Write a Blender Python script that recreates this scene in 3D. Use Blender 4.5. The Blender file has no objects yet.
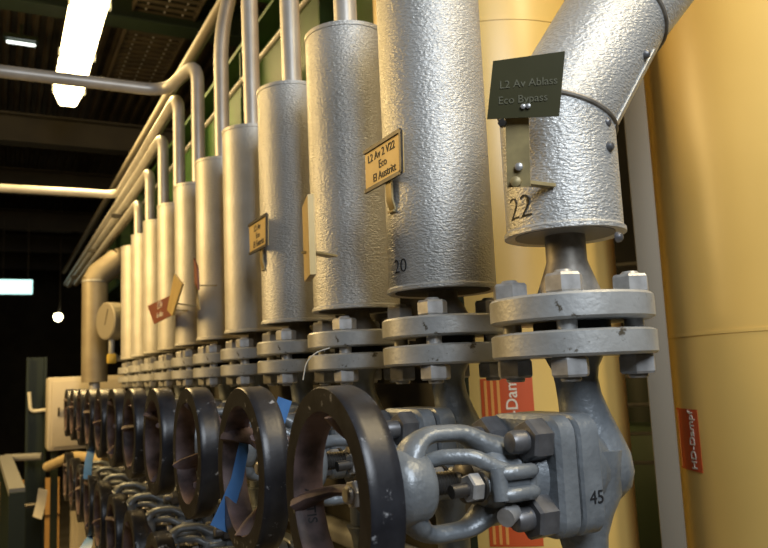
import bpy, math, random
from math import sin, cos, pi, radians, sqrt
from mathutils import Vector, Matrix

random.seed(7)
SC = bpy.context.scene
COL = SC.collection
H = 1.50                      # eye height above the floor

# ------------------------------------------------------------------ camera
FPX = 751.6
yaw, pitch, roll = .4771, .1307, -.0443
F = Vector((sin(yaw)*cos(pitch), cos(yaw)*cos(pitch), sin(pitch)))
R0 = Vector((cos(yaw), -sin(yaw), 0)); U0 = R0.cross(F)
R = R0*cos(roll) + U0*sin(roll); U = -R0*sin(roll) + U0*cos(roll)
cam_d = bpy.data.cameras.new('camera'); cam = bpy.data.objects.new('camera', cam_d); COL.objects.link(cam)
cam.matrix_world = Matrix(((R.x, U.x, -F.x, 0), (R.y, U.y, -F.y, 0), (R.z, U.z, -F.z, H), (0, 0, 0, 1)))
cam_d.sensor_width = 36; cam_d.sensor_fit = 'HORIZONTAL'; cam_d.lens = FPX*36/768
cam_d.clip_start = .02
cam_d.dof.use_dof = True; cam_d.dof.focus_distance = 1.0; cam_d.dof.aperture_fstop = 9
SC.camera = cam

def ray(px, py): return F + R*((px-384)/FPX) + U*((274-py)/FPX)
def at_depth(px, py, d): v = ray(px, py)*d; return Vector((v.x, v.y, v.z+H))
def at_x(px, py, X): v = ray(px, py); v = v*(X/v.x); return Vector((v.x, v.y, v.z+H))
def at_z(px, py, Z): v = ray(px, py); v = v*(Z/v.z); return Vector((v.x, v.y, v.z+H))

# ------------------------------------------------------------------ world, lights, exposure
w = bpy.data.worlds.new('hall_ambient'); SC.world = w; w.use_nodes = True
bg = w.node_tree.nodes['Background']; bg.inputs[0].default_value = (.9, .8, .62, 1); bg.inputs[1].default_value = .012
SC.view_settings.view_transform = 'Standard'; SC.view_settings.look = 'None'
SC.view_settings.exposure = 0.0; SC.view_settings.gamma = 1.0; SC.view_settings.use_curve_mapping = False

def area(name, loc, target, sx, sy, power, col):
    d = bpy.data.lights.new(name, 'AREA'); d.shape = 'RECTANGLE'; d.size = sx; d.size_y = sy
    d.energy = power; d.color = col
    o = bpy.data.objects.new(name, d); COL.objects.link(o); o.location = loc
    o.rotation_euler = (Vector(target)-Vector(loc)).to_track_quat('-Z', 'Y').to_euler()
    return o
WARM = (1, .67, .26)
area('daylight_doorway', (.22, -.95, H+1.25), (.75, 1.0, H+.1), .8, 1.1, 42, (.86, .93, 1.0))
area('hall_lamp_light', (.40, 4.5, H+1.86), (.40, 4.5, 0), .14, 1.5, 42, WARM)
area('aisle_lamp_light', (-1.9, 3.6, H+1.4), (.7, 3.5, H+.4), .8, 1.5, 125, WARM)
area('tank_lamp_light', (1.25, .05, H+1.85), (1.5, 1.25, H+.2), .2, 1.2, 25, (1, .80, .48))

# ------------------------------------------------------------------ materials
MATS = {}
def mat(name, col, rough=.5, metal=0, var=None, vscale=8, spots=None, sscale=20, sthr=.62, bump=0, bscale=100, stretch=(1, 1, 1), emit=None, estr=0, bdist=.002, rvar=0):
    if name in MATS: return MATS[name]
    m = bpy.data.materials.new(name); m.use_nodes = True; nt = m.node_tree; N = nt.nodes; L = nt.links
    b = N['Principled BSDF']; b.inputs['Base Color'].default_value = (*col, 1)
    b.inputs['Roughness'].default_value = rough; b.inputs['Metallic'].default_value = metal
    tc = N.new('ShaderNodeTexCoord')
    last = None
    if var:
        n = N.new('ShaderNodeTexNoise'); n.inputs['Scale'].default_value = vscale; n.inputs['Detail'].default_value = 6
        L.new(tc.outputs['Object'], n.inputs['Vector'])
        r = N.new('ShaderNodeValToRGB'); r.color_ramp.elements[0].position = .35; r.color_ramp.elements[1].position = .65
        r.color_ramp.elements[0].color = (*var, 1); r.color_ramp.elements[1].color = (*col, 1)
        L.new(n.outputs['Fac'], r.inputs['Fac']); last = r.outputs['Color']
    if spots:
        n = N.new('ShaderNodeTexNoise'); n.inputs['Scale'].default_value = sscale; n.inputs['Detail'].default_value = 8; n.inputs['Roughness'].default_value = .7
        L.new(tc.outputs['Object'], n.inputs['Vector'])
        r = N.new('ShaderNodeValToRGB'); r.color_ramp.elements[0].position = sthr; r.color_ramp.elements[1].position = sthr+.05
        r.color_ramp.elements[0].color = (0, 0, 0, 1); r.color_ramp.elements[1].color = (1, 1, 1, 1)
        L.new(n.outputs['Fac'], r.inputs['Fac'])
        mx = N.new('ShaderNodeMixRGB'); L.new(r.outputs['Color'], mx.inputs['Fac'])
        if last: L.new(last, mx.inputs['Color1'])
        else: mx.inputs['Color1'].default_value = (*col, 1)
        mx.inputs['Color2'].default_value = (*spots, 1); last = mx.outputs['Color']
    if last: L.new(last, b.inputs['Base Color'])
    if bump:
        mp = N.new('ShaderNodeMapping'); mp.inputs['Scale'].default_value = stretch; L.new(tc.outputs['Object'], mp.inputs['Vector'])
        n = N.new('ShaderNodeTexNoise'); n.inputs['Scale'].default_value = bscale; n.inputs['Detail'].default_value = 3
        L.new(mp.outputs['Vector'], n.inputs['Vector'])
        bp = N.new('ShaderNodeBump'); bp.inputs['Strength'].default_value = bump; bp.inputs['Distance'].default_value = bdist
        L.new(n.outputs['Fac'], bp.inputs['Height']); L.new(bp.outputs['Normal'], b.inputs['Normal'])
    if emit:
        b.inputs['Emission Color'].default_value = (*emit, 1); b.inputs['Emission Strength'].default_value = estr
    MATS[name] = m; return m

CLAD = mat('hammered_aluminium_cladding', (.58, .585, .58), .44, .45, var=(.50, .50, .485), vscale=9, spots=(.16, .14, .11), sscale=34, sthr=.74, bump=.9, bscale=175, stretch=(1, 1, 2.1), bdist=.0026)
CLAD2 = mat('satin_aluminium_cladding', (.60, .59, .56), .5, .35, var=(.50, .48, .43), vscale=12, spots=(.2, .16, .11), sscale=30, sthr=.74, bump=.45, bscale=110, stretch=(1, 1, 1.6), bdist=.002)
STEEL = mat('silver_painted_steel', (.50, .51, .51), .42, .35, var=(.40, .40, .385), vscale=22, spots=(.12, .10, .07), sscale=26, sthr=.62, bump=.35, bscale=180, bdist=.0012)
CAST = mat('cast_silver_steel', (.27, .295, .32), .38, .3, var=(.19, .21, .23), vscale=30, spots=(.10, .095, .09), sscale=40, sthr=.70, bump=.55, bscale=150, bdist=.0018)
NUTM = mat('grey_nut_steel', (.54, .54, .54), .35, .4, var=(.36, .355, .35), vscale=50, spots=(.07, .06, .05), sscale=60, sthr=.66)
DGNUT = mat('dark_grey_nut', (.17, .17, .18), .4, .4, var=(.11, .11, .115), vscale=50, spots=(.4, .4, .4), sscale=50, sthr=.68)
NECKM = mat('stained_neck_steel', (.30, .275, .24), .5, .3, var=(.13, .11, .085), vscale=35)
DARKN = mat('oiled_dark_steel', (.075, .07, .065), .4, .5, var=(.04, .037, .033), vscale=60)
WHEEL = mat('black_enamel', (.014, .014, .018), .34, .1, var=(.032, .034, .042), vscale=25, spots=(.36, .37, .40), sscale=42, sthr=.60, bump=.25, bscale=90, bdist=.001)
WHEELIN = mat('worn_reddish_enamel', (.17, .115, .112), .6, 0, var=(.045, .03, .03), vscale=30, bump=.4, bscale=120, bdist=.001)
GASKET = mat('gasket_black', (.012, .012, .012), .7)
PIPEM = mat('silver_painted_pipe', (.58, .57, .55), .4, .3, var=(.50, .48, .45), vscale=15, bump=.15, bscale=90, bdist=.001)
CREAM = mat('cream_tank_jacket', (.82, .58, .19), .32, .0, var=(.77, .54, .17), vscale=3, spots=(.62, .42, .14), sscale=7, sthr=.72, bump=.08, bscale=5, bdist=.01)
TANP = mat('tan_grey_post', (.20, .18, .145), .6)
GREEN = mat('green_beam_paint', (.022, .070, .007), .6, 0, var=(.014, .045, .005), vscale=6)
DKGREEN = mat('dark_green_paint', (.010, .018, .008), .5)
DARK = mat('dark_brown', (.035, .03, .022), .8, 0, var=(.02, .018, .014), vscale=4)  # very dark brown, mottled darker
DECK = mat('brown_deck_sheet', (.09, .07, .045), .55, .3, var=(.05, .04, .027), vscale=5)
FLOORM = mat('worn_concrete', (.20, .18, .15), .6, 0, var=(.13, .115, .09), vscale=3, bump=.2, bscale=60)
BRASS = mat('yellowed_plate', (.60, .45, .19), .45, .1, var=(.52, .38, .15), vscale=20)
SIGND = mat('olive_plate', (.050, .047, .018), .4, .0, var=(.058, .054, .022), vscale=20)
SIGNT = mat('engraved_lettering', (.14, .135, .085), .6)
INK = mat('black_ink', (.012, .012, .014), .6)
REDP = mat('red_label', (.62, .10, .025), .45)
REDL = mat('orange_stripe', (.85, .40, .10), .5)
WHITET = mat('white_lettering', (.85, .78, .66), .5)
BLUE = mat('blue_tape', (.12, .30, .66), .4, 0, var=(.09, .24, .56), vscale=30)
TAGW = mat('paper_tag', (.70, .66, .55), .7)
BROWNS = mat('red_brown_plate', (.20, .055, .03), .5)
RUSTB = mat('brass_bar', (.45, .36, .17), .45, .2, var=(.30, .24, .12), vscale=40)
CABM = mat('pale_cabinet_paint', (.52, .47, .38), .5, 0, var=(.46, .41, .33), vscale=3)
GREYP = mat('grey_rail_paint', (.22, .22, .21), .45)
TUBE = mat('lit_tube', (1, .9, .6), .4, emit=(1, .80, .40), estr=14)
EXITG = mat('lit_exit_panel', (.7, 1, .95), .4, emit=(.55, .95, .92), estr=1.6)
BULB = mat('lit_bulb', (1, .9, .6), .4, emit=(1, .9, .55), estr=12)
WLAMP = mat('lit_white_tube', (1, 1, 1), .4, emit=(.9, 1, .95), estr=2.5)
ORANGE = mat('orange_board', (.45, .26, .09), .6)
WIRE = mat('white_wire', (.6, .58, .52), .5)

# ------------------------------------------------------------------ mesh building
def frame(origin, axis, up=(0, 0, 1)):
    z = Vector(axis).normalized(); u = Vector(up)
    if abs(z.dot(u)) > .98: u = Vector((1, 0, 0))
    x = u.cross(z).normalized(); y = z.cross(x)
    o = Vector(origin)
    return Matrix(((x.x, y.x, z.x, o.x), (x.y, y.y, z.y, o.y), (x.z, y.z, z.z, o.z), (0, 0, 0, 1)))

class MB:
    def __init__(s): s.v = []; s.f = []; s.mi = []
    def rings(s, rings, cap0=True, cap1=True, close=False, mi=0):
        n = len(rings[0]); b = len(s.v)
        for r in rings: s.v += [tuple(p) for p in r]
        m = len(rings)
        for i in range(m if close else m-1):
            a = b+i*n; c = b+((i+1) % m)*n
            for j in range(n):
                k = (j+1) % n; s.f.append((a+j, a+k, c+k, c+j)); s.mi.append(mi)
        if not close:
            if cap0: s.f.append(tuple(b+j for j in reversed(range(n)))); s.mi.append(mi)
            if cap1: s.f.append(tuple(b+(m-1)*n+j for j in range(n))); s.mi.append(mi)
        return s
    def lathe(s, prof, origin=(0, 0, 0), axis=(0, 0, 1), seg=32, cap=True, close=False, mi=0):
        M = frame(origin, axis)
        return s.rings([[M @ Vector((r*cos(2*pi*j/seg), r*sin(2*pi*j/seg), h)) for j in range(seg)] for r, h in prof], cap, cap, close, mi)
    def tube(s, pts, rad, seg=12, cap=True, squash=None):
        pts = [Vector(p) for p in pts]; n = len(pts)
        if not isinstance(rad, (list, tuple)): rad = [rad]*n
        t0 = (pts[1]-pts[0]).normalized()
        u = Vector((0, 0, 1)) if abs(t0.z) < .9 else Vector((0, 1, 0))
        x = (u - t0*u.dot(t0)).normalized(); rings = []
        for i, p in enumerate(pts):
            t = (pts[min(i+1, n-1)]-pts[max(i-1, 0)]).normalized()
            x = (x - t*x.dot(t)).normalized(); y = t.cross(x)
            a, c = (rad[i], rad[i]) if not squash else (rad[i]*squash[0], rad[i]*squash[1])
            rings.append([p + x*(a*cos(2*pi*j/seg)) + y*(c*sin(2*pi*j/seg)) for j in range(seg)])
        return s.rings(rings, cap, cap)
    def loft(s, poly, layers, M=None):
        """poly in xy, layers (scale inset in metres, height)"""
        M = M or Matrix(); rings = []
        for ins, h in layers:
            rings.append([M @ Vector((x - ins*(1 if x > 0 else -1), y - ins*(1 if y > 0 else -1), h)) for x, y in poly])
        return s.rings(rings)
    def box(s, c, size, M=None, bev=.0):
        x, y, z = (d/2 for d in size); M = (M or Matrix()) @ Matrix.Translation(Vector(c))
        p = [(-x, -y), (x, -y), (x, y), (-x, y)]
        if bev: return s.loft(rrect(2*x, 2*y, bev, 2), [(bev*.6, -z), (0, -z+bev), (0, z-bev), (bev*.6, z)], M)
        return s.loft(p, [(0, -z), (0, z)], M)
    def hexa(s, r, h, origin=(0, 0, 0), axis=(0, 0, 1), rot=0):
        M = frame(origin, axis); rings = []
        for k, hh in ((.90, 0), (1, .12*h), (1, .86*h), (.90, h)):
            rings.append([M @ Vector((k*r*cos(rot+pi/3*j), k*r*sin(rot+pi/3*j), hh)) for j in range(6)])
        return s.rings(rings)
    def mesh(s, name, mats, ang=35):
        me = bpy.data.meshes.new(name); me.from_pydata(s.v, [], s.f)
        for m in (mats if isinstance(mats, (list, tuple)) else [mats]): me.materials.append(m)
        if any(s.mi): me.polygons.foreach_set('material_index', s.mi)
        me.update()
        import bmesh
        bm = bmesh.new(); bm.from_mesh(me); bmesh.ops.recalc_face_normals(bm, faces=bm.faces[:]); bm.to_mesh(me); bm.free()
        me.shade_smooth(); me.set_sharp_from_angle(angle=radians(ang))
        return me

def rrect(wd, ht, r, n=4):
    pts = []
    for cx, cy, a in ((wd/2-r, ht/2-r, 0), (-wd/2+r, ht/2-r, 90), (-wd/2+r, -ht/2+r, 180), (wd/2-r, -ht/2+r, 270)):
        for k in range(n+1):
            t = radians(a+90*k/n); pts.append((cx+r*cos(t), cy+r*sin(t)))
    return pts

def arc(pts, rad=.05, n=6):
    """polyline with rounded corners"""
    P = [Vector(p) for p in pts]; out = [P[0]]
    for a, b, c in zip(P, P[1:], P[2:]):
        d0 = (a-b); d1 = (c-b); r = min(rad, d0.length*.48, d1.length*.48)
        s = b+d0.normalized()*r; e = b+d1.normalized()*r
        for k in range(n+1):
            t = k/n; out.append(s*(1-t)**2 + b*2*t*(1-t) + e*t*t)
    out.append(P[-1]); return out

def link(name, data, parent=None, loc=None):
    o = bpy.data.objects.new(name, data); COL.objects.link(o)
    if parent is not None: o.parent = parent
    if loc is not None: o.location = loc
    return o
def part(name, mb, m, parent, ang=35, label=None):
    o = link(name, mb.mesh(name, m, ang), parent)
    if label: o['label'] = label
    return o
def tag(o, label, cat, group=None):
    o['label'] = label; o['category'] = cat
    if group: o['group'] = group
    return o
def thing(name, loc, label, cat, group=None):
    return tag(link(name, None, None, loc), label, cat, group)
def struct(name, mb, m, label=None):
    o = link(name, mb.mesh(name, m)); o['kind'] = 'structure'
    if label: o['label'] = label
    return o
def copy_tree(o, parent=None, skip=()):
    c = o.copy(); COL.objects.link(c); c.parent = parent
    for ch in list(o.children):
        if ch.name.split('.')[0] not in skip: copy_tree(ch, c, skip)
    return c

def text_mesh(txt, size, M, wrap=None, depth=.0004, bold=0, shear=0):
    """flat lettering as a mesh; M places it, or wrap(x, y, z) bends it on a surface"""
    cu = bpy.data.curves.new('lettering', 'FONT'); cu.body = txt; cu.size = size; cu.extrude = depth; cu.offset = bold
    cu.align_x = 'CENTER'; cu.align_y = 'CENTER'; cu.resolution_u = 3; cu.shear = shear
    t = bpy.data.objects.new('lettering', cu); COL.objects.link(t)
    bpy.context.view_layer.update()
    me = bpy.data.meshes.new_from_object(t.evaluated_get(bpy.context.evaluated_depsgraph_get()))
    bpy.data.objects.remove(t); bpy.data.curves.remove(cu)
    for v in me.vertices: v.co = wrap(*v.co) if wrap else M @ v.co
    me.materials.clear(); return me
def lettering(name, txts, m, parent, wrap=None):
    """txts: list of (text, size, Matrix, bold)"""
    for (t, s, M, b) in txts:
        me = text_mesh(t, s, M, wrap, bold=b); me.materials.append(m); me.name = name
        link(name, me, parent)

# ------------------------------------------------------------------ the hall
X0, Y0, S = .617, .68, .3166        # pipe row
PY = [.706] + [Y0 + i*S for i in range(1, 11)]
CEIL = H+2.75
struct('floor', MB().box((0, 6, -.05), (9, 19, .1)), FLOORM)
struct('ceiling', MB().box((0, 6, CEIL+.2), (9, 19, .1)), DARK)
struct('wall_right', MB().box((4.45, 6, 2.1), (.1, 19, 4.5)), DARK)
struct('wall_left', MB().box((-4.45, 6, 2.1), (.1, 19, 4.5)), DARK)
struct('wall_far', MB().box((0, 15.45, 2.1), (9, .1, 4.5)), DARK)
# corrugated deck below the ceiling slab
dk = MB(); xs = []
for k in range(-24, 36):
    x = k*.1
    xs += [(x, 0), (x+.03, 0), (x+.045, .04), (x+.085, .04)]
b = len(dk.v)
for x, z in xs: dk.v += [(x, -2.5, CEIL+z), (x, 15, CEIL+z)]
for i in range(len(xs)-1): dk.f.append((b+2*i, b+2*i+1, b+2*i+3, b+2*i+2)); dk.mi.append(0)
struct('trim_1', dk, DECK, 'brown corrugated roof sheet')

def ibeam(mb, a, bb, hgt, wd, t=.015):
    a = Vector(a); bb = Vector(bb); d = (bb-a); M = frame(a, d, (0, 0, 1)); L = d.length
    # frame: z along, y is up, x sideways
    for (cx, cy, sx, sy) in ((0, hgt/2-t/2, wd, t), (0, -hgt/2+t/2, wd, t), (0, 0, t, hgt-2*t)):
        p = [(cx-sx/2, cy-sy/2), (cx+sx/2, cy-sy/2), (cx+sx/2, cy+sy/2), (cx-sx/2, cy+sy/2)]
        mb.rings([[M @ Vector((x, y, h)) for x, y in p] for h in (0, L)])
    return mb
beam_rows = [(4.9, 2.35), (6.6, 1.98), (8.2, 1.95), (9.9, 1.9), (11.4, 1.88), (13, 1.86)]
for k, (y, z) in enumerate(beam_rows):
    o = struct('trim_%d' % (k+2), ibeam(MB(), (-4.3, y, H+z+.12), (4.3, y, H+z+.12), .24, .16), DARK if k else DKGREEN, 'dark steel cross beam under the roof')
# green longitudinal beam behind the row
g = thing('steel_beam', (1.12, 0, H+1.27), 'bright green painted steel beam running overhead behind the risers', 'beam')
part('web', MB().box((0, 5.5, 0), (.02, 7, .62)), GREEN, g)
part('lower_flange', MB().box((0, 5.5, -.32), (.22, 7, .02)), GREEN, g)
part('upper_flange', MB().box((0, 5.5, .32), (.22, 7, .02)), GREEN, g)
for k in range(7): part('stiffener', MB().box((-.055, 2.4+k*1.0, 0), (.09, .012, .62)), GREEN, g)
g2 = thing('steel_beam', (.2, 4.05, H+2.36), 'green painted cross beam above the near end of the lamp', 'beam')
part('web', MB().box((.4, 0, 0), (2.4, .015, .2)), GREEN, g2)
part('lower_flange', MB().box((.4, 0, -.1), (2.4, .13, .015)), GREEN, g2)

# ------------------------------------------------------------------ tanks behind the row
def tank(az, D, r, label, seams):
    a = radians(az); c = Vector((D*sin(a), D*cos(a), 0))
    t = thing('insulated_tank', c, label, 'tank', None)
    zs = [0]+seams+[CEIL]
    for z0, z1 in zip(zs, zs[1:]):
        part('jacket_sheet', MB().lathe([(r, z0+.001), (r, z1-.004), (r-.003, z1-.003)], seg=72, cap=False), CREAM, t)
    for z in seams: part('seam_band', MB().lathe([(r-.002, z-.004), (r+.0015, z-.0035), (r+.0015, z+.0035), (r-.002, z+.004)], seg=72, cap=False), CREAM, t)
    return t, c
T1, c1 = tank(36.0, 2.0, .30, 'cream jacketed upright tank behind the bent pipe numbered 22', [H-.75, H+.815])
T2, c2 = tank(56.7, 1.9, .30, 'cream jacketed upright tank at the right edge of the picture', [H-.8, H+.052, H+1.1])
def on_tank(px, py, c, r, tr):
    """point of the tank's front where the picture shows it"""
    d = ray(px, py); dx, dy = d.x, d.y
    A = dx*dx+dy*dy; B = -2*(dx*c.x+dy*c.y); C_ = c.x**2+c.y**2-r*r
    q = max(B*B-4*A*C_, 0); k = (-B-sqrt(q))/(2*A)
    x, y, z = d.x*k, d.y*k, d.z*k+H
    return math.atan2(y-c.y, x-c.x), z
def wrap_label(name, th0, wid, z0, z1, r, m, parent, th=.0008):
    n = 10; mb = MB(); rings = []
    for k in range(n+1):
        t = th0+wid/r*k/n
        rings.append([((rr)*cos(t), (rr)*sin(t), z) for rr, z in ((r, z0), (r+th, z0), (r+th, z1), (r, z1))])
    return part(name, mb.rings(rings), m, parent)
# pipe marker on tank 1
thA, zt = on_tank(480, 379, c1, .30, T1)
lab = tag(link('pipe_marker', None, None, (c1.x, c1.y, 0)), 'red steam marker with orange stripes on the tank behind the bent pipe', 'label')
W1 = .115
wrap_label('sheet', thA, W1, zt-.36, zt, .3003, REDP, lab)
for k in range(3): wrap_label('stripe', thA+(.008+k*.014)/.3, .006, zt-.355, zt-.004, .3012, REDL, lab)
def wrapper(th, z, r, up=True):
    def f(x, y, d):   # text reading upward: text x -> z, text y -> leftwards
        t = th - y/r
        return Vector(((r+.0006+d)*cos(t), (r+.0006+d)*sin(t), z+x))
    return f
lettering('lettering', [('HD-Dampf', .036, None, .0004)], WHITET, lab, wrapper(thA+.068/.3, zt-.055, .3012))
thB, zt2 = on_tank(679, 408, c2, .30, T2); thB2, _ = on_tank(697, 408, c2, .30, T2); _, zb2 = on_tank(690, 470, c2, .30, T2)
lab2 = tag(link('pipe_marker', None, None, (c2.x, c2.y, 0)), 'red steam marker with upright white lettering on the right-hand tank', 'label')
thB = thB-.06
wrap_label('sheet', thB, (thB2-thB)*.3, zb2, zt2, .3003, REDP, lab2)
wrap_label('stripe', thB+.02, .006, zb2+.004, zt2-.004, .3012, REDL, lab2)
lettering('lettering', [('HD-Dampf', (zt2-zb2)*.21, None, .0004)], WHITET, lab2, wrapper(thB2-.026/.3, (zt2+zb2)/2, .3012))
# post between the tanks
a = radians(46.9); pc = Vector((1.75*sin(a), 1.75*cos(a), 0))
t = thing('steel_post', pc, 'tan grey square post between the two cream tanks', 'post')
M = Matrix.Rotation(-a, 4, 'Z')
part('shaft', MB().loft(rrect(.050, .05, .004, 2), [(0, .012), (0, CEIL)], M), TANP, t)
part('base_plate', MB().box((0, 0, .006), (.1, .1, .012), M), TANP, t)
# rail seen in the gap
t = thing('guard_rail', (2.4, 2.4, 0), 'thin dark guard rail seen in the gap between tank and post', 'railing')
for z in (H-.42, H-.30, H-.18, H-.06, H+.18, H+.30, H+.42): part('rail', MB().tube([(-.35, .35, z), (.4, -.4, z)], .008, 8), GREYP, t)
for k in (-.3, .35): part('rail_post', MB().tube([(k, -k, 0), (k, -k, H+.5)], .016, 8), GREYP, t)
t = thing('machine_casing', (3.2, 3.0, 0), 'dark green machine casing low in the gap behind the rail', 'machine')
part('housing', MB().box((0, 0, .6), (.9, .9, 1.18), None, .04), mat('casing_green', (.06, .10, .05), .5), t)
part('hood', MB().lathe([(.25, 1.18), (.25, 1.5), (.15, 1.6)], seg=24), DKGREEN, t)

# ------------------------------------------------------------------ insulated pipe row
RC, ZB, ZT = .0836, .1207, .6747
BOLT = [(sx*.0715/sqrt(2), sy*.0715/sqrt(2)) for sx in (-1, 1) for sy in (-1, 1)]
stud_me = None
def flange_nuts(parent, below):
    z = .009-.024 if below else .080
    for k, (x, y) in enumerate(BOLT):
        r = link('nut', NUT_ME[k % 2], parent, (x, y, z))
        if not below: link('stud', STUD_ME, parent, (x, y, 0))
NUT_ME = [MB().hexa(.0222, .0225, rot=.2).mesh('nut', NUTM, 25), MB().hexa(.0222, .0225, rot=.55).mesh('nut', NUTM, 25)]
STUD_ME = MB().lathe([(.010, -.0185), (.0115, -.0165), (.0115, .1035), (.009, .1065)], seg=14).mesh('stud', NUTM)
def clad_profile(r, z0, z1):
    return [(r-.012, z0+.002), (r+.001, z0-.001), (r+.0035, z0+.0005), (r+.0035, z0+.005), (r, z0+.008),
            (r, z1-.010), (r+.0015, z1-.009), (r+.0015, z1-.001), (r-.003, z1), (.02, z1+.006)]
ORD = ['', 'first', 'second', 'third', 'fourth', 'fifth', 'sixth', 'seventh', 'eighth', 'ninth', 'tenth']
plabel = {1: 'silver hammered straight pipe numbered 20, largest beside the bent pipe',
 2: 'silver hammered pipe with an edge-on plate, just left of number 20',
 3: 'silver pipe with a beige plate, third straight pipe from the right',
 4: 'silver pipe with a small dark scratch, fourth straight pipe from the right',
 5: 'silver pipe with a long upright riser, fifth straight pipe from the right',
 6: 'warm lit pipe whose riser bends left below the lamp',
 7: 'warm lit pipe carrying the beige tilted plate, seventh straight one from the right',
 8: 'warm lit pipe behind the red-brown plate, eighth straight one from the right',
 9: 'warm lit pipe, next to last at the far end of the row',
 10: 'warm lit pipe at the very far end of the row, shortest in view'}
pipe_flange = MB().lathe([(.026, .122), (.026, .110), (.036, .092), (.040, .080)], seg=32, cap=False)
FL_ME = MB().lathe([(.045, .0475), (.045, .0505), (.093, .0505), (.0970, .053), (.0970, .077), (.094, .080), (.03, .080)], seg=48).mesh('flange', STEEL)
NECK_ME = MB().lathe([(.040, .079), (.037, .088), (.0255, .108), (.0235, .112), (.0235, .130)], seg=28).mesh('neck', NECKM)
GSK_ME = MB().lathe([(.044, .0385), (.046, .0385), (.046, .0508), (.044, .0508)], seg=28).mesh('gasket', GASKET)
INSM = mat('dark_insulation', (.05, .045, .04), .9, var=(.03, .027, .024), vscale=40)
INS_ME = MB().lathe([(.024, ZB+.0005), (RC-.009, ZB+.0005), (RC-.009, ZB+.003), (.024, ZB+.003)], seg=40).mesh('insulation_end', INSM)
CL_ME = MB().lathe(clad_profile(RC, ZB, ZT), seg=72, cap=True)
CL_A = CL_ME.mesh('cladding', CLAD); CL_B = CL_ME.mesh('cladding', CLAD2)
def clad_wrap(th, z, r):
    def f(x, y, d):
        t = th + x/r
        return Vector(((r+.0004+d)*cos(t), (r+.0004+d)*sin(t), z+y))
    return f
RISE = {2: 2.4, 3: 2.4, 4: 2.4}
RR = .0235
# risers that bend: (height, run)
def riser_path(i):
    y = PY[i]
    if i == 5: return arc([(0, 0, ZT), (0, 0, 1.10), (.05, .0, 1.32), (.06, 0, 2.4)], .10)
    if i == 6: return arc([(0, 0, ZT), (0, 0, 1.135), (-.055, .29, 1.125), (-2.6, .33, 1.12)], .085)
    if i == 7: return arc([(0, 0, ZT), (0, 0, 1.125), (0, 1.70, 1.12), (-2.6, 1.75, 1.11)], .085)
    if i == 8: return arc([(0, 0, ZT), (0, 0, 1.055), (.0, 5.2, 1.065)], .08)
    if i == 9: return arc([(0, 0, ZT), (0, 0, .985), (.0, 4.5, 1.0)], .075)
    if i == 10: return arc([(0, 0, ZT), (0, 0, .905), (.0, 3.4, .92)], .07)
    if i in RISE: return [(0, 0, ZT), (-.004, 0, 1.4), (-.01, 0, RISE[i])]
    if i == 1: return [(0, 0, ZT), (0, 0, 2.4)]
    return [(0, 0, ZT), (0, 0, ZT+.05), (.08, 0, ZT+.12), (.5, 0, ZT+.16)]
PIPES = {}
for i in range(1, 11):
    t = thing('insulated_pipe', (X0, PY[i], H), plabel[i], 'pipe', 'straight insulated pipes of the row')
    PIPES[i] = t
    c = link('cladding', CL_A if i < 4 else CL_B, t)
    c.rotation_euler.z = i*2.1
    link('neck', NECK_ME, t)
    link('insulation_end', INS_ME, t)
    fl = link('flange', FL_ME, t); fl.rotation_euler.z = 0
    flange_nuts(fl, False)
    link('gasket', GSK_ME, t)
    part('riser', MB().tube(riser_path(i), RR, 16), PIPEM, t)
lettering('inked_number', [('20', .030, None, -.0005)], INK, PIPES[1], clad_wrap(radians(-169), .157, RC))

# ---- the bent pipe numbered 22
t = thing('insulated_pipe', (X0, PY[0], H), 'silver hammered pipe bent to the right, numbered 22', 'pipe')
PIPES[0] = t
r0 = .0702; zb0, ze = .156, .302
def mitre(p0, d0, p1, d1, n0, n1, r, mat_, name, seg=64):
    """cylinder from plane (p0,n0) to plane (p1,n1) along d0"""
    d = d0; u = Vector((0, 1, 0)); v = d.cross(u).normalized(); rings = []
    for s in (0, .02, .98, 1):
        rr = []
        for j in range(seg):
            o = u*(r*cos(2*pi*j/seg)) + v*(r*sin(2*pi*j/seg))
            a = p0 + o - d*(o.dot(n0)/d.dot(n0)); b_ = p1 + o - d*(o.dot(n1)/d.dot(n1))
            rr.append(a*(1-s)+b_*s)
        rings.append(rr)
    return MB().rings(rings, False, False)
V = Vector
up = V((0, 0, 1)); dA = V((sin(radians(36)), 0, cos(radians(36)))); dB = V((sin(radians(44)), 0, cos(radians(44))))
nA = (up+dA).normalized(); nB = (dA+dB).normalized()
pA = V((0, 0, ze)); pB = pA + dA*.195; pC = pB + dB*.42; nC = (dB+up).normalized()
cl = part('cladding', MB().lathe([(r0-.012, zb0+.002), (r0, zb0-.001), (r0+.003, zb0), (r0+.003, zb0+.005), (r0, zb0+.008)], seg=64, cap=True), CLAD, t)
part('insulation_end', MB().lathe([(.024, zb0+.0005), (r0-.010, zb0+.0005), (r0-.010, zb0+.003), (.024, zb0+.003)], seg=40), mat('grey_end_sheet', (.20, .19, .17), .6, .2), t)
part('cladding_sleeve', mitre(V((0, 0, zb0+.006)), up, pA, up, up, nA, r0, CLAD, 'x'), CLAD, t)
part('cladding_elbow', mitre(pA, dA, pB, dA, nA, nB, r0, CLAD, 'x'), CLAD, t)
part('cladding_run', mitre(pB, dB, pC, dB, nB, nC, r0, CLAD, 'x'), CLAD, t)
part('cladding_riser', mitre(pC, up, V((pC.x, 0, 2.7)), up, nC, up, r0, CLAD, 'x'), CLAD, t)
def mitre_band(p, n, d, r):
    u = Vector((0, 1, 0)); v = d.cross(u).normalized(); pts = []
    for j in range(65):
        o = u*(r*cos(2*pi*j/64)) + v*(r*sin(2*pi*j/64)); pts.append(p + o - d*(o.dot(n)/d.dot(n)))
    return MB().tube(pts, .0032, 8, False)
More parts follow.
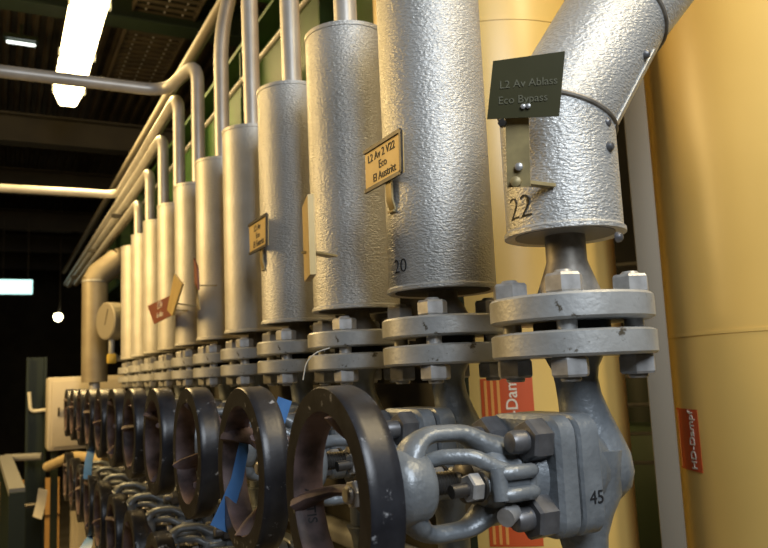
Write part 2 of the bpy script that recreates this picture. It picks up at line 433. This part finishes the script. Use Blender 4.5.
part('seam_bead', mitre_band(pA, nA, up, r0+.0005), NECKM, t); part('seam_bead', mitre_band(pB, nB, dA, r0+.0005), NECKM, t)
# lap seam strip and rivets on the elbow, towards the camera's right
def on_cyl(p, d, ang, s, r):
    u = Vector((0, 1, 0)); v = d.cross(u).normalized()
    n = (u*cos(ang)+v*sin(ang)); return p + d*s + n*r, n
angs = radians(-143)
lap = []
for s in (.0, .03, .1, .18):
    q, n = on_cyl(pA, dA, radians(218), s-.035, r0+.0008); lap.append(q)
part('lap_seam', MB().tube(lap, .0016, 8), STEEL, t)
for (p, d, an, s) in ((pA, dA, 208, .122), (pA, dA, 203, -.004), (pA, up, 195, -.050), (pA, up, 197, -.158)):
    q, n = on_cyl(p, d, radians(an), s, r0)
    part('rivet', MB().lathe([(.0065, -.001), (.0062, .002), (.004, .005), (.001, .006)], q, n, 12), DGNUT, t)
part('neck', MB().lathe([(.040, .079), (.037, .090), (.0255, .122), (.0245, .126), (.0245, .165)], seg=28), NECKM, t)
fl = link('flange', FL_ME, t); flange_nuts(fl, False); link('gasket', GSK_ME, t)
lettering('inked_number', [('22', .040, None, -.0007)], INK, t, clad_wrap(radians(-176), .186, r0))

# ------------------------------------------------------------------ valves
BZ = -.119
def make_valve():
    t = thing('globe_valve', (0, 0, 0), 'x', 'valve', 'handwheel valves of the upper row')
    # flange (local z measured from the body centre)
    o = -BZ
    fl = part('flange', MB().lathe([(.03, .009+o), (.094, .009+o), (.097, .012+o), (.097, .036+o), (.093, .0385+o), (.045, .0385+o), (.045, .0395+o)], seg=48), STEEL, t)
    for k, (x, y) in enumerate(BOLT): link('nut', NUT_ME[k % 2], fl, (x, y, .009-.0225+o))
    # body: neck sweeping into a rear bulge, outlet below
    b = MB().tube([(0, 0, .012+o), (0, 0, .115), (.001, 0, .100), (.004, 0, .080), (.010, 0, .055), (.016, 0, .030), (.022, 0, .006), (.025, 0, -.012), (.026, 0, -.026), (.025, 0, -.038), (.024, 0, -.042)],
                  [.036, .028, .0255, .026, .030, .036, .041, .041, .036, .023, .008], 28)
    b.tube([(-.004, 0, .02), (-.006, 0, -.03), (-.008, 0, -.055), (-.006, 0, -.08), (-.004, 0, -.10), (-.004, 0, -.158)], [.05, .047, .037, .028, .025, .024], 24)
    b.lathe([(.056, -.03), (.054, -.015), (.046, .005), (.03, .018), (.006, .022)], (0, 0, 0), (1, 0, 0), 28)
    part('body', b, CAST, t, 50)
    My = Matrix.Rotation(radians(-90), 4, 'Y')     # local z -> -x
    pl = rrect(.130, .130, .022, 5)
    part('body_plate', MB().loft(pl, [(.004, .027), (0, .031), (0, .0555), (.003, .058)], My), CAST, t)
    part('gasket', MB().loft(rrect(.118, .118, .018, 4), [(0, .0575), (0, .0615)], My), GASKET, t)
    bp = part('bonnet_plate', MB().loft(pl, [(.003, .061), (0, .064), (0, .083), (.005, .088)], My), CAST, t)
    for sy in (-1, 1):
        for sz in (-1, 1):
            link('nut', BNUT, bp, (-.088, sy*.0415, sz*.040)); link('stud', BSTUD, bp, (-.088, sy*.0415, sz*.040))
    # bonnet with the yoke
    part('bonnet', MB().lathe([(.049, .086), (.046, .094), (.040, .104), (.037, .122), (.036, .142), (.030, .150), (.022, .152)], (0, 0, 0), (-1, 0, 0), 28), CAST, t)
    y = MB()
    for sz in (1, -1):
        p = arc([(-.112, 0, sz*.024), (-.138, 0, sz*.034), (-.163, 0, sz*.051), (-.212, 0, sz*.052), (-.232, 0, sz*.036), (-.238, 0, sz*.010)], .022, 5)
        n = len(p); rad = []
        for k in range(n):
            u_ = k/(n-1); rad.append(.0110 + .010*max(0, 1-u_/.45)**1.2 + .008*max(0, (u_-.62)/.38))
        y.tube(p, rad, 14, squash=(.85, 1.35))
    part('yoke', y, CAST, t, 60)
    part('yoke_boss', MB().lathe([(.026, .214), (.034, .218), (.038, .226), (.039, .246), (.036, .256), (.030, .260), (.022, .264)], (0, 0, 0), (-1, 0, 0), 32), CAST, t, 40)
    st = MB().lathe([(.0105, .14), (.0105, .18)], axis=(-1, 0, 0), seg=14)
    h = .18; prof = []
    while h < .216: prof += [(.0125, h), (.0105, h+.002)]; h += .004
    st.lathe(prof, axis=(-1, 0, 0), seg=14); st.lathe([(.0095, .21), (.0095, .30)], axis=(-1, 0, 0), seg=12)
    part('stem', st, DARKN, t, 60)
    # packing gland: follower with lugs, two swing bolts and nuts
    gl = part('gland_follower', MB().lathe([(.024, .150), (.024, .166), (.018, .171), (.0135, .173)], axis=(-1, 0, 0), seg=20), DARKN, t)
    for sy in (-1, 1):
        part('gland_lug', MB().tube([(-.158, sy*.012, 0), (-.158, sy*.028, 0), (-.156, sy*.042, -.001), (-.154, sy*.047, -.001)], [.011, .012, .011, .006], 12, squash=(1.0, .8)), CAST, gl)
        part('swing_bolt', MB().tube([(-.118, sy*.036, 0), (-.205, sy*.036, -.004)], .0072, 12), DARKN, gl)
        part('nut', MB().hexa(.0150, .014, (-.172, sy*.036, -.002), (-1, 0, 0), .3), NUTM, gl, 25)
        part('washer', MB().lathe([(.0155, 0), (.0155, .003)], (-.1685, sy*.036, -.002), (-1, 0, 0), 16), DARKN, gl)
        part('bolt_eye', MB().lathe([(.006, -.008), (.0115, -.008), (.0115, .008), (.006, .008)], (-.128, sy*.040, .0), (0, 0, 1), 14), CAST, gl)
    # forked guide arm
    part('guide_arm', MB().tube(arc([(-.142, -.046, .012), (-.158, -.044, .018), (-.175, -.038, .029), (-.205, -.020, .030), (-.216, -.006, .024)], .02, 4), .0082, 12), CAST, t)
    fkp = MB()
    for dz in (-.011, .011): fkp.tube([(-.110, -.050, dz), (-.116, -.054, dz), (-.146, -.054, dz), (-.153, -.050, dz)], [.006, .0078, .0078, .006], 10)
    fkp.tube([(-.153, -.049, -.016), (-.155, -.047, .017)], .0095, 10); fkp.tube([(-.118, -.045, 0), (-.150, -.045, 0)], .0075, 10)
    fkp.tube([(-.112, -.046, -.014), (-.112, -.046, .014)], .0065, 10); fkp.tube([(-.112, -.046, 0), (-.108, -.02, 0)], .012, 10)
    part('fork', fkp, CAST, t, 50)
    part('set_bolt', MB().tube([(-.135, -.042, -.030), (-.150, -.050, -.034)], .010, 12), NUTM, t)
    # handwheel
    hw = MB(); n = 20; Rm, Rx, Rh = .0955, .0130, .0170
    sec = [(Rm+Rx*max(-1, min(1, 1.5*cos(2*pi*k/n))), -.313+Rh*max(-1, min(1, 1.4*sin(2*pi*k/n)))) for k in range(n)]
    seg = 56; b0 = len(hw.v)
    for j in range(seg):
        a = 2*pi*j/seg
        for r_, x_ in sec: hw.v.append((x_, r_*cos(a), r_*sin(a)))
    for j in range(seg):
        for k in range(n):
            k2 = (k+1) % n; j2 = (j+1) % seg
            hw.f.append((b0+j*n+k, b0+j*n+k2, b0+j2*n+k2, b0+j2*n+k)); hw.mi.append(1 if .5*(sec[k][0]+sec[k2][0]) < Rm-.009 else 0)
    wh = part('handwheel', hw, [WHEEL, WHEELIN], t, 50)
    part('hub', MB().lathe([(.012, .264), (.021, .267), (.022, .286), (.019, .290), (.010, .290)], axis=(-1, 0, 0), seg=24), DARKN, wh)
    part('nut', MB().hexa(.0145, .011, (-.290, 0, 0), (-1, 0, 0), .2), NUTM, wh, 25)
    part('stem_end', MB().lathe([(.009, .300), (.009, .305), (.007, .307)], axis=(-1, 0, 0), seg=14), NUTM, wh)
    for ang in (-10, 110, 230):
        a = radians(ang); d = V((0, cos(a), sin(a))); e = V((0, -sin(a), cos(a)))
        p = [V((-.276, 0, 0))+d*.016, V((-.279, 0, 0))+d*.034+e*.004, V((-.291, 0, 0))+d*.058+e*.007, V((-.308, 0, 0))+d*.078+e*.004, V((-.312, 0, 0))+d*.090]
        part('spoke', MB().tube(p, [.013, .0115, .0115, .015, .021], 12, squash=(.5, 1.25)), [WHEELIN], wh, 60)
    return t
BNUT = MB().hexa(.0235, .026, (0, 0, 0), (-1, 0, 0), .35).mesh('nut', DGNUT, 25)
BSTUD = MB().lathe([(.0125, -.004), (.0125, .041), (.0105, .045), (.003, .0455)], axis=(-1, 0, 0), seg=16).mesh('stud', DGNUT)
vlabel = {0: 'nearest grey valve with four-bolt plate marked 45, below the bent pipe',
 1: 'valve below the pipe numbered 20, its black wheel wearing a long blue strip',
 2: 'valve whose black wheel has a thin white wire, third wheel of the upper row',
 3: 'upper row valve, fourth wheel counted from the largest',
 4: 'upper row valve, fifth wheel counted from the largest',
 5: 'upper row valve, sixth wheel counted from the largest',
 6: 'upper row valve, seventh wheel counted from the largest',
 7: 'upper row valve, eighth wheel counted from the largest',
 8: 'upper row valve, ninth wheel counted from the largest',
 9: 'upper row valve with the farthest wheel, in front of the pale cabinet',
 10: 'upper row valve below the farthest pipe, mostly hidden'}
proto = make_valve()
VALVES = {}
for i in range(0, 11):
    v = proto if i == 0 else copy_tree(proto)
    v.location = (X0, PY[i], H+BZ); v['label'] = vlabel[i]; VALVES[i] = v
    for ch in v.children:
        if ch.name.split('.')[0] == 'handwheel': ch.rotation_euler.x = [0, .7, 1.9, 2.9, .3, 1.2, 2.2, .5, 1.6, 2.6, 1.][i]
lettering('inked_number', [('45', .020, Matrix.Translation((-.040, -.0655, -.024)) @ Matrix.Rotation(radians(90), 4, 'X'), 0)], INK, proto)
# letters cast on the inside of the nearest wheel's rim
def rim_wrap(x, y, d):
    a_ = radians(-14) - x/.0825; rr_ = .0825-.0002-d
    return V((-.313+y, rr_*cos(a_), rr_*sin(a_)))
for ch in proto.children:
    if ch.name.split('.')[0] == 'handwheel': lettering('cast_letters', [('ALTIS', .015, None, .0002)], INK, ch, rim_wrap)
LZ = H-.41
for i in range(0, 11):
    v = copy_tree(proto, None, ('flange', 'inked_number', 'cast_letters'))
    v.location = (X0, PY[i], LZ); v['group'] = 'handwheel valves of the lower row'
    v['label'] = ('lower row valve, farthest one by the tan cabinet' if i == 10 else 'lower row valve under the nearest valve, %s' % 'almost out of the picture' if i == 0 else
                  'lower row valve, %s counted from below the blue strip' % ORD[i])
    for ch in v.children:
        if ch.name.split('.')[0] == 'handwheel': ch.rotation_euler.x = .4+i*1.3
    part('inlet_neck', MB().tube([(0, 0, .06), (0, 0, .085)], [.032, .030], 20), CAST, v)
# collecting header below, on stands
hd = thing('collecting_pipe', (X0, 0, 0), 'horizontal silver collecting pipe running beneath the lower valves', 'pipe')
part('header', MB().tube([(0, .35, H-.68), (0, 4.4, H-.68)], .06, 24), PIPEM, hd)
for y in (.9, 2.2, 3.6): part('support_foot', MB().box((0, y, (H-.72)/2), (.06, .06, H-.72)), DKGREEN, hd)
# dark pipes and rack behind the row
rk = thing('pipe_rack', (.84, 0, 0), 'dark steel rack and return pipes behind the valves', 'rack')
for y in (1.34, 2.2, 3.2, 4.2): part('upright', MB().box((0, y, (H+.17)/2), (.05, .05, H+.17)), DKGREEN, rk)
for z in (.14, .04, -.06, -.27, -.5): part('cross_rail', MB().box((-.035, 2.83, H+z), (.02, 3.04, .07)), DARK, rk)
part('dark_fill_sheet', MB().box((.03, 2.84, H-.17), (.006, 3.02, .68)), mat('dark_fill_olive', (.05, .045, .028), .6, var=(.03, .027, .018), vscale=6), rk)  # added sheet closing the rack, keeps the gaps between the rails dark
for k, (z, r_) in enumerate(((-.13, .032), (-.38, .028))): part('return_pipe', MB().tube([(-.085, 1.32, H+z), (-.075, 4.3, H+z)], r_, 14), STEEL, rk)

# ------------------------------------------------------------------ plates on brackets
def quad_plate(name, corners, th, m, label, frame_m=None):
    """corners TL TR BR BL; plate with thickness away from the viewer"""
    c = [V(q) for q in corners]; n = (c[1]-c[0]).cross(c[3]-c[0]).normalized()
    mid = sum(c, V())/4
    if n.dot(V((0, 0, H))-mid) < 0: n = -n
    t = thing(name, mid, label, 'sign', 'plates on the pipes')
    mb = MB(); mb.rings([[q-mid-n*th for q in c], [q-mid for q in c]])
    part('plate', mb, m, t)
    ex = ((c[1]-c[0])+(c[2]-c[3])).normalized(); ey = n.cross(ex)
    M = Matrix(((ex.x, ey.x, n.x, n.x*.0004), (ex.y, ey.y, n.y, n.y*.0004), (ex.z, ey.z, n.z, n.z*.0004), (0, 0, 0, 1)))
    return t, M, n, (c[1]-c[0]).length, (c[3]-c[0]).length, mid
def bar(t, pts, wd, th, nrm, m, name='bracket'):
    """flat bar along pts"""
    nrm = V(nrm).normalized(); rings = []
    for a_, p in enumerate(pts):
        p = V(p); d = (V(pts[min(a_+1, len(pts)-1)])-V(pts[max(a_-1, 0)])).normalized(); s = d.cross(nrm).normalized()
        n2 = s.cross(d)
        rings.append([p+s*wd/2+n2*th/2, p-s*wd/2+n2*th/2, p-s*wd/2-n2*th/2, p+s*wd/2-n2*th/2])
    return part(name, MB().rings(rings), m, t)
# dark plate on the bent pipe
c = [at_depth(493, 61, .84), at_depth(565, 51, .815), at_depth(559, 116, .815), at_depth(487, 119, .84)]
t, M, n, wd, ht, mid = quad_plate('sign_plate', c, .002, SIGND, 'dark olive plate with engraved lettering on the bent pipe')
lettering('lettering', [('L2 Av Ablass', wd*.155, M @ Matrix.Translation((.003, .004, 0)), 0), ('Eco Bypass', wd*.155, M @ Matrix.Translation((-.003, -.0135, 0)), 0)], SIGNT, t)
for dx in (-.0025, .003): part('plate_screw', MB().lathe([(.0028, 0), (.0028, .002), (.001, .003)], M @ V((dx, -.022, 0)), n, 10), NUTM, t)
b0 = at_depth(517, 108, .840)-mid; b1 = at_depth(518, 150, .843)-mid; b2 = at_depth(519, 187, .845)-mid
bar(t, [b0, b1, b2], .026, .004, n, RUSTB)
bar(t, [b2-n*.004+V((0, 0, .006)), V((X0-.052, PY[0]-.046, (b2+mid).z+.004))-mid], .012, .004, V((0, 0, 1)), RUSTB, 'bracket_foot')
q = at_depth(519, 167, .841)-mid; part('bracket_screw', MB().lathe([(.0045, -.002), (.0045, .003), (.002, .0045)], q, n, 10), NUTM, t)
q = at_depth(503, 124, .84)-mid; part('wing_nut', MB().hexa(.005, .008, q, n), DARKN, t)
q = at_depth(516, 182, .842)-mid; part('bracket_screw', MB().lathe([(.006, -.002), (.006, .004), (.002, .006)], q, n, 10), RUSTB, t)

def row_plate(i, px, X, m, label, texts, tm):
    c = [at_x(a, b_, X) for a, b_ in px]
    t, M, n, wd, ht, mid = quad_plate('sign_plate', c, .004, m, label)
    # dark frame strips and standing bracket to the cladding
    for (a_, b_) in ((c[0], c[1]), (c[3], c[2]), (c[1], c[2])): bar(t, [a_-mid+n*.001, b_-mid+n*.001], .006, .004, n, DARKN, 'frame_strip')
    for k, (s, sz) in enumerate(texts): lettering('lettering', [(s, sz*wd, M @ Matrix.Translation((.004*(k-1), ht*(.26-.27*k), 0)), 0)], tm, t)
    bot = (c[2]+c[3])/2-mid
    y = bot + V((.004, -.012, 0))
    bar(t, [y+V((0, 0, .03)), y+V((0, 0, -.03)), y+V((.006, 0, -.05))], .018, .003, n, RUSTB)
    bar(t, [y+V((.0, 0, -.048)), y+V((X0-RC-X+.018, 0, -.05))], .018, .003, V((0, 0, 1)), RUSTB, 'bracket_foot')
    return t
row_plate(1, ((365, 153), (401, 130), (402, 172), (366, 192)), .525, BRASS, 'yellowed plate with black lettering beside the pipe numbered 20',
          [('L2 Av 2 V22', .15), ('Eco', .15), ('El Austritt', .15)], INK)
row_plate(3, ((249, 226), (267, 214), (267, 245), (250, 254)), .525, BRASS, 'small yellowed plate on the third straight pipe', [('L2 Av', .15), ('Eco', .14), ('El Eintritt', .15)], INK)
# edge-on plate on the second straight pipe
c0 = at_depth(305, 241, 1.22); dirv = (c0-V((0, 0, H))); dirv.z = 0; dirv.normalize(); side = V((dirv.y, -dirv.x, 0))
dv = (dirv*.98-side*.10).normalized()
t, M, n, wd, ht, mid = quad_plate('sign_plate', [c0-dv*.06+V((0, 0, .063)), c0+dv*.03+V((0, 0, .063)), c0+dv*.03-V((0, 0, .063)), c0-dv*.06-V((0, 0, .063))], .010, BRASS, 'thick yellowed plate turned edge-on beside the second straight pipe')
bar(t, [V((.0, 0, -.02)), V((.062, .037, -.02))], .02, .003, V((0, 0, 1)), RUSTB)
# far plates
t, M, n, wd, ht, mid = quad_plate('sign_plate', [at_x(*p, .47) for p in ((147.5, 306), (169, 296), (172, 315), (154, 324))], .004, BROWNS, 'red-brown plate hanging tilted on the far pipes')
lettering('lettering', [('L2 Av', .035, M @ Matrix.Translation((0, .018, 0)), 0), ('Eco Ablass', .024, M @ Matrix.Translation((0, -.014, 0)), 0)], WHITET, t)
bar(t, [V((.0, -.01, .0)), V((.09, .0, 0))], .015, .003, V((0, 0, 1)), RUSTB)
t, M, n, wd, ht, mid = quad_plate('sign_plate', [at_x(*p, .46) for p in ((174, 274), (182, 284), (172, 316), (167, 310))], .006, BRASS, 'narrow beige plate leaning over the red-brown plate')
bar(t, [V((.0, 0, -.02)), V((.07, .0, -.03))], .015, .003, V((0, 0, 1)), RUSTB)
t, M, n, wd, ht, mid = quad_plate('sign_plate', [at_x(*p, .50) for p in ((193.5, 258), (197, 268), (198, 290), (194.5, 284))], .005, BROWNS, 'dark narrow plate seen edge-on on the sixth straight pipe')
bar(t, [V((.002, 0, -.03)), V((.01, .0, -.10))], .012, .003, V((-1, 0, 0)), RUSTB)
bar(t, [V((.0, 0, -.03)), V((.06, .0, -.03))], .012, .003, V((0, 0, 1)), RUSTB, 'bracket_foot')

# ------------------------------------------------------------------ ribbons, wire, tags
def ribbon(pts, wid, m, label, name='blue_tape', nrm=(-.6, -.8, 0)):
    pts = [V(p) for p in pts]; o = pts[0].copy(); t = None
    rings = []; nn = V(nrm).normalized()
    for k, p in enumerate(pts):
        d = (pts[min(k+1, len(pts)-1)]-pts[max(k-1, 0)]).normalized(); s = d.cross(nn).normalized(); q = p-o
        ww = wid[k] if isinstance(wid, (list, tuple)) else wid
        rings.append([q+s*ww/2, q-s*ww/2, q-s*ww/2-nn*.0008, q+s*ww/2-nn*.0008])
    ob = link(name, MB().rings(rings).mesh(name, m)); ob.location = o
    return tag(ob, label, 'tape')
ribbon([at_depth(*p, d) for p, d in (((285, 399), 1.10), ((276, 428), 1.10), ((258, 440), 1.08), ((246, 428), 1.07), ((243, 450), 1.06), ((237, 480), 1.05), ((228, 505), 1.05), ((219, 529), 1.05))],
       [.022, .022, .014, .012, .016, .018, .022, .028], BLUE, 'long blue plastic strip tied through the second black wheel')
ribbon([(.30, PY[7]-.02, H-.222), (.29, PY[7]-.03, H-.26), (.285, PY[7]-.03, H-.32)], .03, BLUE, 'short blue strip among the far valves')
ribbon([(.30, PY[7], H-.512), (.28, PY[7]-.06, H-.54), (.26, PY[7]-.09, H-.60)], [.03, .05, .05], BLUE, 'blue strip at the bottom edge below the far lower wheels')
wv = link('wire_loop', MB().tube(arc([at_depth(*p, 1.25) for p in ((198, 446), (203, 458), (213, 463), (222, 456), (221, 446))], .03, 4), .0012, 6).mesh('wire_loop', WIRE))
tag(wv, 'thin white wire looped on the third black wheel', 'wire')
wv = link('wire_loop', MB().tube(arc([at_depth(*p, 1.2) for p in ((303, 380), (306, 362), (316, 352), (330, 348))], .03, 4), .001, 6).mesh('wire_loop', WIRE))
tag(wv, 'thin pale wire trailing from the flange beside the largest wheel', 'wire')

# ------------------------------------------------------------------ far end: bent pipe, gauge, cabinet, column
TANC = mat('tan_cladding', (.30, .26, .18), .5, .2, var=(.24, .2, .14), vscale=10)
fp = thing('insulated_pipe', (.50, 4.66, H), 'tan bent pipe beyond the end of the row, behind the gauge', 'pipe')
part('cladding', MB().lathe([(.05, .02), (.072, .02), (.072, .62), (.05, .62)], seg=36), TANC, fp)
part('cladding_elbow', MB().tube([(0, 0, .60), (.02, 0, .645), (.13, .02, .74)], .072, 28), TANC, fp)
part('cladding_run', MB().tube([(.13, .02, .74), (.42, .02, .82)], .07, 24), TANC, fp)
part('seam_bead', MB().lathe([(.073, .598), (.075, .604), (.073, .61)], seg=36, cap=False), STEEL, fp)
part('foot_pipe', MB().lathe([(.03, -1.5), (.03, .03)], seg=20), PIPEM, fp)
gg = at_depth(106, 321, 4.0); gt = thing('pressure_gauge', gg, 'round pressure gauge in front of the far bent pipe', 'gauge')
ax = V((-.93, -.37, 0)).normalized()
part('case', MB().lathe([(.085, -.075), (.10, -.065), (.10, 0), (.094, .006), (.088, .006)], axis=ax, seg=36), mat('gauge_case', (.40, .36, .28), .4, .4), gt)
part('dial', MB().lathe([(.088, .001), (.088, .003)], axis=ax, seg=36), mat('gauge_dial', (.22, .20, .16), .3), gt)
part('needle', MB().tube([ax*.005+V((0, 0, -.02)), ax*.005+V((.01, -.03, .06))], .003, 6), DARKN, gt)
part('socket', MB().tube([V((.03, .01, -.09)), V((.03, .01, -.17)), V((.06, .02, -.20)), V((.11, .04, -.20))], .016, 12), STEEL, gt)
part('yellow_cock', MB().box((.03, .01, -.20), (.045, .045, .05), None, .006), mat('yellow_cap', (.6, .42, .06), .5), gt)
cb = thing('control_cabinet', (.49, 5.05, 0), 'pale control cabinet behind the farthest wheels', 'cabinet')
part('body', MB().box((0, 0, H-.155), (.44, .22, .43), None, .012), CABM, cb)
part('door', MB().box((0, -.118, H-.155), (.40, .012, .39), None, .006), CABM, cb)
part('handle', MB().tube([(-.16, -.13, H-.17), (-.16, -.14, H-.12)], .006, 8), DARKN, cb)
for x in (-.17, .17): part('stand_leg', MB().box((x, .05, (H-.37)/2), (.04, .04, H-.37)), DKGREEN, cb)
cb2 = thing('floor_cabinet', (.62, 4.72, 0), 'tan floor cabinet below the pale control cabinet', 'cabinet')
part('body', MB().box((0, 0, .43), (.46, .24, .86), None, .01), CABM, cb2)
part('top_panel', MB().box((0, 0, .885), (.48, .26, .05), None, .008), GREYP, cb2)
part('door', MB().box((0, -.126, .42), (.42, .012, .78), None, .004), CABM, cb2)
col = thing('steel_column', (.228, 5.45, 0), 'dark green steel column left of the pale cabinet', 'column')
part('shaft', ibeam(MB(), (0, 0, .015), (0, 0, H+.20), .12, .10), DKGREEN, col)
part('base_plate', MB().box((0, 0, .008), (.2, .2, .016)), DKGREEN, col)
lv = thing('lever_bracket', at_depth(46, 410, 4.85), 'small pale lever bent upward on the green column', 'lever')
part('arm', MB().tube(arc([(0, 0, 0), (-.09, .0, -.005), (-.10, 0, .12)], .03, 4), .011, 10), TAGW, lv)
part('mount', MB().box((.005, .1, 0), (.03, .18, .05)), DARKN, lv)
hs = link('lagged_hose', MB().tube(arc([at_depth(*p, d) for p, d in (((47, 467), 4.3), ((58, 462), 4.25), ((72, 456), 4.2), ((90, 457), 4.1), ((104, 462), 4.0))], .1, 4), [.03]+[.026]*40 if False else .027, 14).mesh('lagged_hose', mat('lagging', (.40, .31, .17), .7, bump=.5, bscale=60, bdist=.003)))
tag(hs, 'tan lagged hose lying across in front of the cabinets', 'hose')
tg = ribbon([at_depth(*p, 4.2) for p in ((43, 489), (41, 503), (37, 518))], .058, TAGW, 'pale paper tag hanging beside the green column', 'paper_tag')
tg['category'] = 'tag'
# guard rail on the left
gr = thing('guard_rail', (0, 4.0, 0), 'grey guard rail at the lower left corner', 'railing')
a0 = at_depth(5, 458, 4.6); a1 = at_depth(17, 492, 3.6)
o = V((0, 4.0, 0))
part('top_rail', MB().box((0, 0, 0), (.07, (a1-a0).length, .035), frame((a0+a1)/2-o, (a1-a0)) @ Matrix.Rotation(radians(90), 4, 'X')), GREYP, gr)
part('rail_post', MB().box((0, 0, 0), (.07, .05, a1.z), Matrix.Translation(V((a1.x, a1.y, a1.z/2))-o)), DKGREEN, gr)
part('rail_post', MB().box((0, 0, 0), (.05, .05, a0.z), Matrix.Translation(V((a0.x, a0.y, a0.z/2))-o)), DKGREEN, gr)
b1 = at_depth(42, 459, 4.6); b1.z = a0.z
part('rear_rail', MB().tube([a0-o, b1-o], .022, 10), GREYP, gr)
b2 = at_depth(20, 506, 4.5); b3 = at_depth(42, 504, 4.5)
part('middle_rail', MB().tube([b2-o, b3-o], .014, 8), DARKN, gr)
bd = thing('leaning_board', (.18, 6.2, 0), 'orange wooden board leaning behind the guard rail', 'board')  # plain orange panel, tilted, with one batten
part('panel', MB().box((0, 0, .42), (.5, .03, .84), Matrix.Rotation(radians(-6), 4, 'X')), ORANGE, bd)
part('batten', MB().box((0, -.03, .60), (.5, .02, .05), Matrix.Rotation(radians(-6), 4, 'X')), ORANGE, bd)

# ------------------------------------------------------------------ overhead: lamps, trays, pipes
lm = thing('tube_lamp', (.39, 4.55, H+1.95), 'long lit fluorescent lamp hanging over the row', 'lamp')
def trough(y0, y1):
    return MB().rings([[(x, y, z) for x, z in ((-.10, -.035), (.10, -.035), (.085, .045), (-.085, .045))] for y in (y0, y1)])
part('housing', MB().box((0, -.05, .065), (.17, 1.74, .04), None, .01), GREYP, lm)
part('diffuser', MB().rings([[(x, y, z) for x, z in ((-.055*k, -.045), (.055*k, -.045), (.095*k, .04), (-.095*k, .04))] for y, k in ((-.9, .8), (-.87, 1), (.78, 1), (.81, .8))]), TUBE, lm)
for y in (-.8, .7): part('hanger', MB().tube([(0, y, .08), (0, y, .75)], .006, 8), DARKN, lm)
for y in (-.6, .1, .7):
    for sx in (-1, 1): part('clip', MB().box((sx*.098, y, .03), (.012, .03, .05)), GREYP, lm)
wl = thing('tube_lamp', at_z(21, 43.5, 2.60), 'small distant white lamp under the corrugated roof at upper left', 'lamp')
part('tube', MB().box((0, 0, 0), (.20, .025, .015), None, .005), WLAMP, wl)
part('housing', MB().box((0, 0, .035), (.24, .09, .03)), DKGREEN, wl)
part('hanger', MB().box((0, 0, .11), (.02, .02, .13)), DKGREEN, wl)
ex = thing('exit_sign', at_depth(15.5, 287, 8), 'glowing pale green exit sign hanging at the far left', 'sign')
part('panel', MB().box((0, 0, 0), (.33, .05, .155), Matrix.Rotation(-.03, 4, 'Z'), .008), EXITG, ex)
part('frame', MB().box((0, .02, 0), (.36, .05, .185), None, .006), DKGREEN, ex)
for x in (-.12, .12): part('hanger', MB().tube([(x, .02, .09), (x, .02, .75)], .005, 6), DARKN, ex)
bl = thing('bulkhead_lamp', at_depth(58, 317, 10), 'small round lit lamp far down the aisle', 'lamp')
part('bulb', MB().lathe([(.01, -.06), (.045, -.04), (.06, 0), (.045, .04), (.01, .055)], seg=16), BULB, bl)
part('stem', MB().tube([(0, .05, -.05), (.03, .05, .2), (.03, .05, CEIL-H-.90)], .012, 8), DARKN, bl)
# slotted cable tray above
ct = thing('cable_tray', (.95, 4.6, H+2.45), 'slotted cable tray under the roof right of the lamp', 'tray')
for x in (-.2, .2): part('side_rail', MB().box((x, 0, .02), (.012, 3.6, .06)), DECK, ct)
for k in range(44): part('rung', MB().box((0, -1.76+k*.082, 0), (.39, .045, .006)), GREYP if k % 1 else DECK, ct)
for k in range(3): part('light_speck_strip', MB().box((-.12+.12*k, 0, .012), (.012, 3.5, .004)), PIPEM, ct)  # pale strips showing between rungs stand in for specks of light
# pipe behind the risers and hangers
for k, (x, z, r_, lab_) in enumerate(((.98, 1.36, .012, 'thin pale pipe running along under the green beam'), (.78, 1.50, .026, 'tan pipe running along above the bent risers'))):
    o = link('overhead_pipe', MB().tube([(x, 2.05, H+z), (x, 11, H+z+.05)], r_, 12).mesh('overhead_pipe', PIPEM if k == 0 else TANP)); tag(o, lab_, 'pipe')
for k, y in enumerate((4.4, 5.6, 7.0)):
    hgr = thing('pipe_bracket', (X0, y, H+.948), 'dark bracket arm carrying the bundled overhead pipes, %s from the row' % ORD[k+1], 'bracket')
    part('arm', MB().box((.22, 0, 0), (.56, .03, .018)), DARK, hgr)
    part('gusset', MB().box((.46, 0, .05), (.06, .012, .10)), DARK, hgr)
